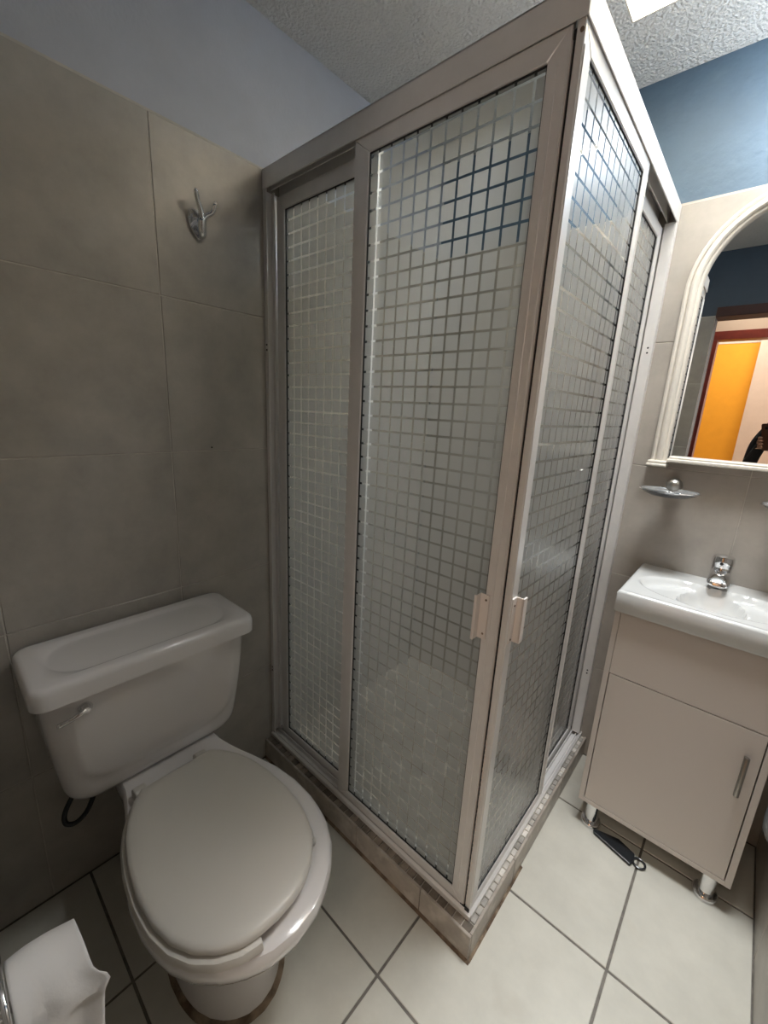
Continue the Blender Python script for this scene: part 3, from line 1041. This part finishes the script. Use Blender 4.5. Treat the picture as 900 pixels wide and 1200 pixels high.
for (r, z, dy) in ((0.0235, 0.056, 0), (0.0275, 0.058, 0), (0.0285, 0.066, -0.001), (0.0285, 0.079, -0.002), (0.0262, 0.089, -0.003), (0.020, 0.094, -0.003), (0.008, 0.096, -0.003)):
    ring = []
    for i in range(28):
        a = 2 * PI * i / 28
        fy_ = 1.18 if math.sin(a) < 0 else 1.0
        ring.append((1.178 + r * math.cos(a), -0.036 + dy + r * math.sin(a) * fy_, ZB_ + z - 0.10 * r * math.sin(a) * (1 if z > 0.06 else 0)))
    rings.append(ring)
loft(rings, True, bm)
hd = part('tap_lever', bm, M_CHROME, tp, smooth=True)
part('indicator_hole', lathe([(0.0045, -0.0660), (0.0045, -0.0715), (0.0005, -0.0717)], (1.176, 0, ZB_ + 0.073), 'y', 14), M_BLACK, hd)


# ------------------------------------------------------------------ soap dish and tumbler holder
def wall_dish(name, cx, label, cat):
    r = thing(name, label, cat, (cx, 0.0, 1.13))
    bm = bmesh.new()
    rings = []
    for i in range(13):
        a = PI * i / 12 * 0.90
        rings.append((0.0225 * math.sin(a) + 0.0005 if i else 0.014, 0))
    prof = [(0.016, -0.0003), (0.016, -0.006)]
    for i in range(1, 13):
        a = math.radians(25 + 155 * i / 12)
        prof.append((max(0.0005, 0.0235 * math.sin(a)), -0.0275 + 0.0235 * math.cos(a)))
    lathe(prof, (cx + 0.003, 0, 1.138), 'y', 26, bm)
    part('mounting_ball', bm, M_NICKEL, r, smooth=True)
    bm = bmesh.new()
    rings = []
    CYD = -0.088
    for s, z in ((0.30, 1.1065), (0.62, 1.108), (0.90, 1.118), (1.0, 1.1245), (1.03, 1.1275), (1.0, 1.129), (0.88, 1.1225), (0.60, 1.1135), (0.30, 1.112)):
        rings.append([(cx + 0.078 * s * math.cos(2 * PI * i / 40), CYD + 0.050 * s * math.sin(2 * PI * i / 40), z) for i in range(40)])
    loft(rings, True, bm)
    part('dish', bm, M_GLASS, r, smooth=True)
    bm = bmesh.new()
    path = [(cx + 0.081 * math.cos(2 * PI * i / 24), CYD + 0.053 * math.sin(2 * PI * i / 24), 1.1265) for i in range(24)]
    rings = []
    for i in range(40):
        a = 2 * PI * i / 40
        d = Vector((math.cos(a) * 0.078, math.sin(a) * 0.050, 0)).normalized()
        c = Vector((cx + 0.0805 * math.cos(a), CYD + 0.0525 * math.sin(a), 1.1265))
        rings.append([bm.verts.new(c + d * 0.0022 * math.cos(q * PI / 3) + Vector((0, 0, 0.0022 * math.sin(q * PI / 3)))) for q in range(6)])
    for i in range(40):
        a, b = rings[i], rings[(i + 1) % 40]
        for j in range(6):
            bm.faces.new((a[j], a[(j + 1) % 6], b[(j + 1) % 6], b[j]))
    part('rim', bm, M_CHROME, r, smooth=True)
    return r


wall_dish('soap_dish', 1.008, 'oval glass soap dish on a metal ball mount under the left end of the mirror', 'soap dish')
wall_dish('soap_dish', 1.306, 'oval glass dish cut by the right edge of the picture, beyond the tap', 'soap dish')

# ------------------------------------------------------------------ arched mirror
mi = thing('arched_mirror', 'arched wall mirror in an off-white moulded wooden frame above the basin', 'mirror', (1.18, 0.0, 1.21))
MCX, MZS, MR, MZB = 1.180, 1.722, 0.250, 1.212


def arch_path(r, nn=40):
    pts = [(MCX - r, MZB)]
    for i in range(nn + 1):
        a = PI - PI * i / nn
        pts.append((MCX + r * math.cos(a), MZS + r * math.sin(a)))
    pts.append((MCX + r, MZB))
    return pts


prof = [(0.250, -0.0005), (0.250, -0.016), (0.2475, -0.022), (0.243, -0.0245), (0.2375, -0.022), (0.2365, -0.017), (0.2345, -0.017), (0.2335, -0.026), (0.228, -0.030), (0.221, -0.030),
        (0.2165, -0.026), (0.2155, -0.020), (0.2095, -0.020), (0.206, -0.016), (0.2045, -0.0095), (0.2045, -0.0005)]
bm = bmesh.new()
paths = [arch_path(r) for r, d in prof]
secs = []
for k_ in range(len(paths[0])):
    secs.append([(paths[j][k_][0], prof[j][1], paths[j][k_][1]) for j in range(len(prof))])
loft(secs, True, bm)
part('frame', bm, M_MFRAME, mi, bevel=0)
pts = arch_path(0.209)
part('mirror_glass', prism([(a, b) for a, b in pts], 'y', -0.0085, -0.002), M_MIRROR, mi)
for sx in (-1, 1):
    cx_ = MCX + sx * 0.2285
    bm = bmesh.new()
    box(bm, cx_ - 0.027, cx_ + 0.027, -0.034, -0.0005, MZB - 0.010, MZB + 0.0)
    box(bm, cx_ - 0.030, cx_ + 0.030, -0.038, -0.0005, MZB - 0.020, MZB - 0.010)
    part('frame_foot', bm, M_MFRAME, mi, bevel=0.0035, seg=3)
part('sill', B((MCX - 0.201, MCX + 0.201, -0.046, -0.0005, MZB - 0.002, MZB + 0.010), (MCX - 0.1985, MCX + 0.1985, -0.040, -0.0005, MZB + 0.010, MZB + 0.017)), M_MFRAME, mi, bevel=0.0035, seg=3)

# ------------------------------------------------------------------ wall lamp above the mirror (outside the frame, seen in reflections)
la = thing('wall_lamp', 'lit wall lamp above the mirror just beyond the right edge, reflected in the shower glass', 'lamp', (1.19, 0.007, 2.14))
part('lamp_base', B(1.12, 1.26, -0.02, 0.0068, 2.185, 2.215), M_CHROME, la, bevel=0.004)
for dx in (-0.036, 0.036):
    bm = bmesh.new()
    lathe([(0.012, 2.186), (0.014, 2.176), (0.012, 2.168), (0.0005, 2.167)], (1.20 + dx, -0.15, 0), 'z', 16, bm)
    tube([(1.19 + dx, -0.015, 2.20), (1.19 + dx, -0.11, 2.208), (1.20 + dx, -0.15, 2.186)], 0.005, bm=bm)
    part('lamp_arm', bm, M_CHROME, la, smooth=True)
    bm = bmesh.new()
    lathe([(0.008, 2.169), (0.022, 2.155), (0.030, 2.125), (0.028, 2.10), (0.018, 2.085), (0.0005, 2.081)], (1.20 + dx, -0.15, 0), 'z', 20, bm)
    part('bulb', bm, M_LAMP, la, smooth=True)

# ------------------------------------------------------------------ toilet paper on its holder
tpz, tpx = 0.50, 0.572
th_ = thing('paper_holder', 'chrome toilet paper holder on the wall in the lower left corner', 'holder', (tpx, YF, tpz))
bm = bmesh.new()
lathe([(0.026, YF + 0.0003), (0.026, YF + 0.004), (0.018, YF + 0.010), (0.009, YF + 0.014), (0.007, YF + 0.030), (0.0065, YF + 0.034)], (tpx, 0, tpz + 0.0), 'y', 24, bm)
part('wall_plate', bm, M_CHROME, th_, smooth=True)
part('arm', tube([(tpx, YF + 0.020, tpz, 0.0055), (tpx, YF + 0.07, tpz, 0.0055), (tpx, YF + 0.108, tpz, 0.0055), (tpx, YF + 0.112, tpz, 0.0055)]), M_CHROME, th_, smooth=True)
part('cover_flap', tube([(tpx + 0.062, YF + 0.0245, tpz - 0.03, 0.004), (tpx + 0.064, YF + 0.0245, tpz + 0.0, 0.004), (tpx + 0.045, YF + 0.0245, tpz + 0.045, 0.004), (tpx + 0.0, YF + 0.0245, tpz + 0.064, 0.004),
                         (tpx - 0.045, YF + 0.0245, tpz + 0.045, 0.004)]), M_CHROME, th_, smooth=True)
rl = thing('toilet_roll', 'crumpled white toilet paper roll with loose end, hung in the lower left corner', 'toilet roll', (tpx, YF + 0.08, tpz - 0.055))
bm = bmesh.new()
ROLLR = 0.050
rings = []
for (r, yy) in ((0.020, YF + 0.031), (ROLLR - 0.002, YF + 0.031), (ROLLR, YF + 0.033), (ROLLR, YF + 0.108), (ROLLR - 0.002, YF + 0.110), (0.020, YF + 0.110)):
    rings.append([(tpx + r * math.cos(2 * PI * i / 40), yy, tpz - 0.012 + r * math.sin(2 * PI * i / 40)) for i in range(40)])
R_ = [[bm.verts.new(p) for p in r] for r in rings]
for a in range(len(R_)):
    b = (a + 1) % len(R_)
    for i in range(40):
        bm.faces.new((R_[a][i], R_[a][(i + 1) % 40], R_[b][(i + 1) % 40], R_[b][i]))
part('roll', bm, M_PAPER, rl, smooth=True)
# loose crumpled sheet going over the top and hanging down in front
bm = bmesh.new()
NU, NV = 46, 22
V = []
for i in range(NU + 1):
    u = i / NU
    row = []
    for j in range(NV + 1):
        v = j / NV
        yy = YF + 0.030 + 0.082 * v
        if u < 0.42:
            a = math.radians(165 - 165 * u / 0.42)
            r = ROLLR + 0.006 + 0.006 * math.sin(u * 11 + v * 3)
            px_, pz_ = tpx + r * math.cos(a), tpz - 0.012 + r * math.sin(a)
            yy += v * (0.016 * math.exp(-((u - 0.385) / 0.035) ** 2) + 0.004 * ss(0.1, 0.4, u))
        else:
            s = (u - 0.42) / 0.58
            px_ = tpx + ROLLR + 0.006 + 0.012 * math.sin(s * 2.6) + 0.004 * math.sin(v * 7 + s * 5)
            pz_ = tpz - 0.012 - 0.20 * s
            # the sheet narrows and the outer edge is torn in steps
            edge = 0.006 + 0.004 * math.exp(-((s - 0.02) / 0.05) ** 2) - 0.030 * ss(0.25, 0.8, s) + 0.002 * math.sin(s * 17)
            yy += v * edge
        px_ += 0.003 * math.sin(v * 11 + u * 6) * ss(0.1, 0.4, u)
        row.append(bm.verts.new((px_, yy, pz_)))
    V.append(row)
for i in range(NU):
    for j in range(NV):
        bm.faces.new((V[i][j], V[i + 1][j], V[i + 1][j + 1], V[i][j + 1]))
sheet = part('loose_sheet', bm, M_PAPER, rl, smooth=True)
md = sheet.modifiers.new('thick', 'SOLIDIFY'); md.thickness = 0.0012; md.offset = 1

# ------------------------------------------------------------------ small things on the floor / right wall
bl = thing('squeegee_handle', 'black plastic handle with a ring end lying on the floor under the vanity', 'handle', (1.10, -0.33, 0.0))
bm = bmesh.new()
prism([(1.032, -0.318), (1.028, -0.326), (1.033, -0.335), (1.146, -0.366), (1.150, -0.355), (1.152, -0.338), (1.150, -0.318), (1.10, -0.300)], 'z', 0.0003, 0.010, bm)
part('grip', bm, M_BLKPL, bl, bevel=0.003)
bm = bmesh.new()
rings = []
for i in range(32):
    a = 2 * PI * i / 32
    c = Vector((1.166 + 0.0165 * math.cos(a), -0.338 + 0.0165 * math.sin(a), 0.0042))
    d = Vector((math.cos(a), math.sin(a), 0))
    rings.append([bm.verts.new(c + d * 0.0032 * math.cos(q * PI / 4) + Vector((0, 0, 0.0036 * math.sin(q * PI / 4)))) for q in range(8)])
for i in range(32):
    a, b = rings[i], rings[(i + 1) % 32]
    for j in range(8):
        bm.faces.new((a[j], a[(j + 1) % 8], b[(j + 1) % 8], b[j]))
part('ring', bm, M_BLKPL, bl, smooth=True)

gc = thing('toilet_brush_holder', 'rounded grey plastic container fixed to the right wall beside the vanity', 'container', (1.415, -0.29, 0.27))
bm = bmesh.new()
rings = []
for (s, z) in ((0.15, 0.302), (0.6, 0.305), (0.92, 0.322), (1.0, 0.345), (1.0, 0.50), (0.96, 0.51)):
    rings.append([(1.413 + 0.0245 * s * math.cos(2 * PI * i / 28), -0.315 + 0.045 * s * math.sin(2 * PI * i / 28), z) for i in range(28)])
loft(rings, True, bm)
part('container_body', bm, M_GREYPL, gc, smooth=True)
part('container_lid', prism([(1.413 + 0.0248 * math.cos(2 * PI * i / 28), -0.315 + 0.047 * math.sin(2 * PI * i / 28)) for i in range(28)], 'z', 0.511, 0.522), M_GREYPL, gc)


# ------------------------------------------------------------------ the person who takes the photograph (seen only in the mirror)
def skin_obj(name, chains, material, root, sub=2):
    """chains: lists of (x,y,z,r); the first vertex of later chains may be an int tuple ('at', index)."""
    me = bpy.data.meshes.new(name)
    vs, es, rs = [], [], []
    for ch in chains:
        prev_i = None
        for p in ch:
            if p[0] == 'at':
                prev_i = p[1]
                continue
            vs.append(p[:3]); rs.append(p[3])
            i = len(vs) - 1
            if prev_i is not None:
                es.append((prev_i, i))
            prev_i = i
    me.from_pydata(vs, es, [])
    me.materials.append(material)
    o = bpy.data.objects.new(name, me)
    COL.objects.link(o)
    o.parent = root
    off = Vector((0, 0, 0)); p = root
    while p is not None:
        off += p.location; p = p.parent
    o.location = -off
    o.modifiers.new('skin', 'SKIN')
    sv = me.skin_vertices[0].data
    for i, r in enumerate(rs):
        sv[i].radius = (r, r) if not isinstance(r, tuple) else r
        sv[i].use_root = (i == 0)
    s = o.modifiers.new('sub', 'SUBSURF'); s.levels = sub; s.render_levels = sub
    return o


PX, PY = 1.375, -2.04
pe = thing('person', 'person in black clothes holding up a phone in the doorway, seen only in the mirror', 'person', (PX, PY, 0.0))
# one continuous body surface: pelvis -> chest -> neck, legs and arms branching off
body = [
    [(PX, PY, 0.93, 0.125), (PX, PY, 1.06, 0.112), (PX, PY, 1.20, 0.118), (PX, PY, 1.32, 0.115), (PX, PY + 0.01, 1.43, 0.055), (PX, PY + 0.02, 1.48, 0.052)],
    [('at', 3), (PX - 0.14, PY, 1.34, 0.058), (PX - 0.20, PY + 0.02, 1.22, 0.046), (PX - 0.215, PY + 0.06, 1.10, 0.040), (PX - 0.20, PY + 0.15, 1.16, 0.034), (PX - 0.175, PY + 0.275, 1.235, 0.026)],
    [('at', 3), (PX + 0.12, PY, 1.34, 0.056), (PX + 0.135, PY + 0.02, 1.22, 0.044), (PX + 0.11, PY + 0.10, 1.10, 0.038), (PX + 0.04, PY + 0.18, 1.17, 0.034), (PX - 0.04, PY + 0.275, 1.245, 0.026)],
    [('at', 0), (PX - 0.09, PY, 0.84, 0.088), (PX - 0.10, PY + 0.01, 0.50, 0.058), (PX - 0.10, PY, 0.10, 0.042), (PX - 0.10, PY + 0.12, 0.035, 0.034)],
    [('at', 0), (PX + 0.09, PY, 0.84, 0.088), (PX + 0.10, PY + 0.01, 0.50, 0.058), (PX + 0.10, PY, 0.10, 0.042), (PX + 0.10, PY + 0.12, 0.035, 0.034)],
]
skin_obj('body', body, M_SHIRT, pe)
# head with face
bm = bmesh.new()
HXc, HYc, HZc = PX, PY + 0.035, 1.60
rings = []
for i in range(19):
    a = PI * i / 18
    zz = math.cos(a)
    r = math.sin(a)
    ring = []
    for j in range(28):
        q = 2 * PI * j / 28
        wx = 0.074 * r * (1 - 0.16 * max(0, -zz))
        wy = 0.094 * r
        x_ = wx * math.cos(q); y_ = wy * math.sin(q)
        z_ = 0.118 * zz
        if math.sin(q) > 0.6 and r > 0.3:      # face: nose, brow, chin
            f = math.exp(-(math.cos(q) / 0.16) ** 2)
            y_ += 0.022 * f * math.exp(-((z_ + 0.012) / 0.020) ** 2)
            y_ += 0.006 * f * math.exp(-((z_ + 0.052) / 0.012) ** 2)
            y_ -= 0.006 * math.exp(-((abs(math.cos(q)) - 0.38) / 0.15) ** 2) * math.exp(-((z_ - 0.012) / 0.014) ** 2)
        ring.append((HXc + x_, HYc + y_, HZc + z_))
    rings.append(ring)
loft([[(HXc + 0.001 * math.cos(2 * PI * j / 28), HYc + 0.001 * math.sin(2 * PI * j / 28), HZc + 0.118) for j in range(28)]] + rings[1:-1] +
     [[(HXc + 0.001 * math.cos(2 * PI * j / 28), HYc + 0.001 * math.sin(2 * PI * j / 28), HZc - 0.118) for j in range(28)]], True, bm)
hdp = part('head', bm, M_SKIN, pe, smooth=True)
for s in (-1, 1):
    part('ear', lathe([(0.012, 0.0), (0.020, 0.005), (0.016, 0.012), (0.004, 0.013)], (HXc + s * 0.068, HYc - 0.005, HZc - 0.008), 'x', 12), M_SKIN, hdp, smooth=True)
    part('eye', lathe([(0.0005, 0.076), (0.009, 0.079), (0.010, 0.083), (0.0005, 0.087)], (HXc + s * 0.030, HYc, HZc + 0.010), 'y', 12), M_HAIR, hdp, smooth=True)
bm = bmesh.new()
rings = []
for i in range(12):
    a = math.radians(2 + 100 * i / 11)
    rings.append([(HXc + 0.082 * math.sin(a) * math.cos(2 * PI * j / 28),
                   HYc - 0.012 + (0.098 if math.sin(2 * PI * j / 28) < 0 else 0.086 - 0.03 * max(0, i - 6) / 5) * math.sin(a) * math.sin(2 * PI * j / 28),
                   HZc + 0.012 + 0.118 * math.cos(a) + (0.0 if math.sin(2 * PI * j / 28) < 0.3 else 0.045 * max(0, i - 6) / 5)) for j in range(28)])
loft(rings, True, bm)
part('hair', bm, M_HAIR, hdp, smooth=True)

# phone: just behind the camera point, its back facing the scene
PH = thing('phone', 'phone in a brown case held up at the right edge of the mirror', 'phone', tuple(CP - CF * 0.012))
pc = CP - CF * 0.012


def phone_box(u0, u1, v0, v1, w0, w1, rad=0.010):
    bm = bmesh.new()
    ring = rrect((u0 + u1) / 2, (v0 + v1) / 2, (u1 - u0) / 2, (v1 - v0) / 2, rad, 0, 5)
    loft([[tuple(CP + CR * p[0] + CU * p[1] + CF * w) for p in ring] for w in (w0, w1)], True, bm)
    return bm


part('phone_case', phone_box(-0.030, 0.050, -0.132, 0.026, -0.021, -0.012), M_CASE, PH)
part('screen', phone_box(-0.027, 0.047, -0.129, 0.023, -0.0216, -0.0211), M_BLKPL, PH)
part('lens', phone_box(-0.008, 0.008, -0.008, 0.008, -0.012, -0.0105, 0.0075), M_BLKPL, PH)


# hands: palm and five curled fingers gripping the phone edge
def hand(side, wrist):
    """side -1: grips the left edge (seen from behind the phone); +1: right edge"""
    def P(u, v, w, r):
        q = CP + CR * u + CU * v + CF * w
        return (q.x, q.y, q.z, r)
    ue = -0.030 if side < 0 else 0.050
    s = side
    palm_u = ue + s * 0.020
    chains = [[(wrist[0], wrist[1], wrist[2], 0.024), P(palm_u, -0.128, -0.040, 0.024), P(palm_u, -0.100, -0.034, 0.024), P(palm_u, -0.075, -0.030, 0.020)]]
    for k, (v, ln) in enumerate(((-0.058, 0.030), (-0.076, 0.036), (-0.094, 0.034), (-0.112, 0.026))):
        at_ = 3 if k < 2 else 2
        chains.append([('at', at_), P(ue + s * 0.014, v, -0.018, 0.0085), P(ue + s * 0.008, v + 0.002, -0.004, 0.0080), P(ue - s * ln * 0.25, v + 0.003, -0.0035, 0.0075), P(ue - s * ln * 0.45, v + 0.003, -0.004, 0.0065)])
    chains.append([('at', 1), P(palm_u - s * 0.006, -0.098, -0.046, 0.011), P(ue - s * 0.004, -0.080, -0.034, 0.0095), P(ue - s * 0.016, -0.066, -0.031, 0.008)])
    skin_obj('hand', chains, M_SKIN, pe)


hand(-1, (PX - 0.175, PY + 0.275, 1.235))
hand(1, (PX - 0.04, PY + 0.275, 1.245))
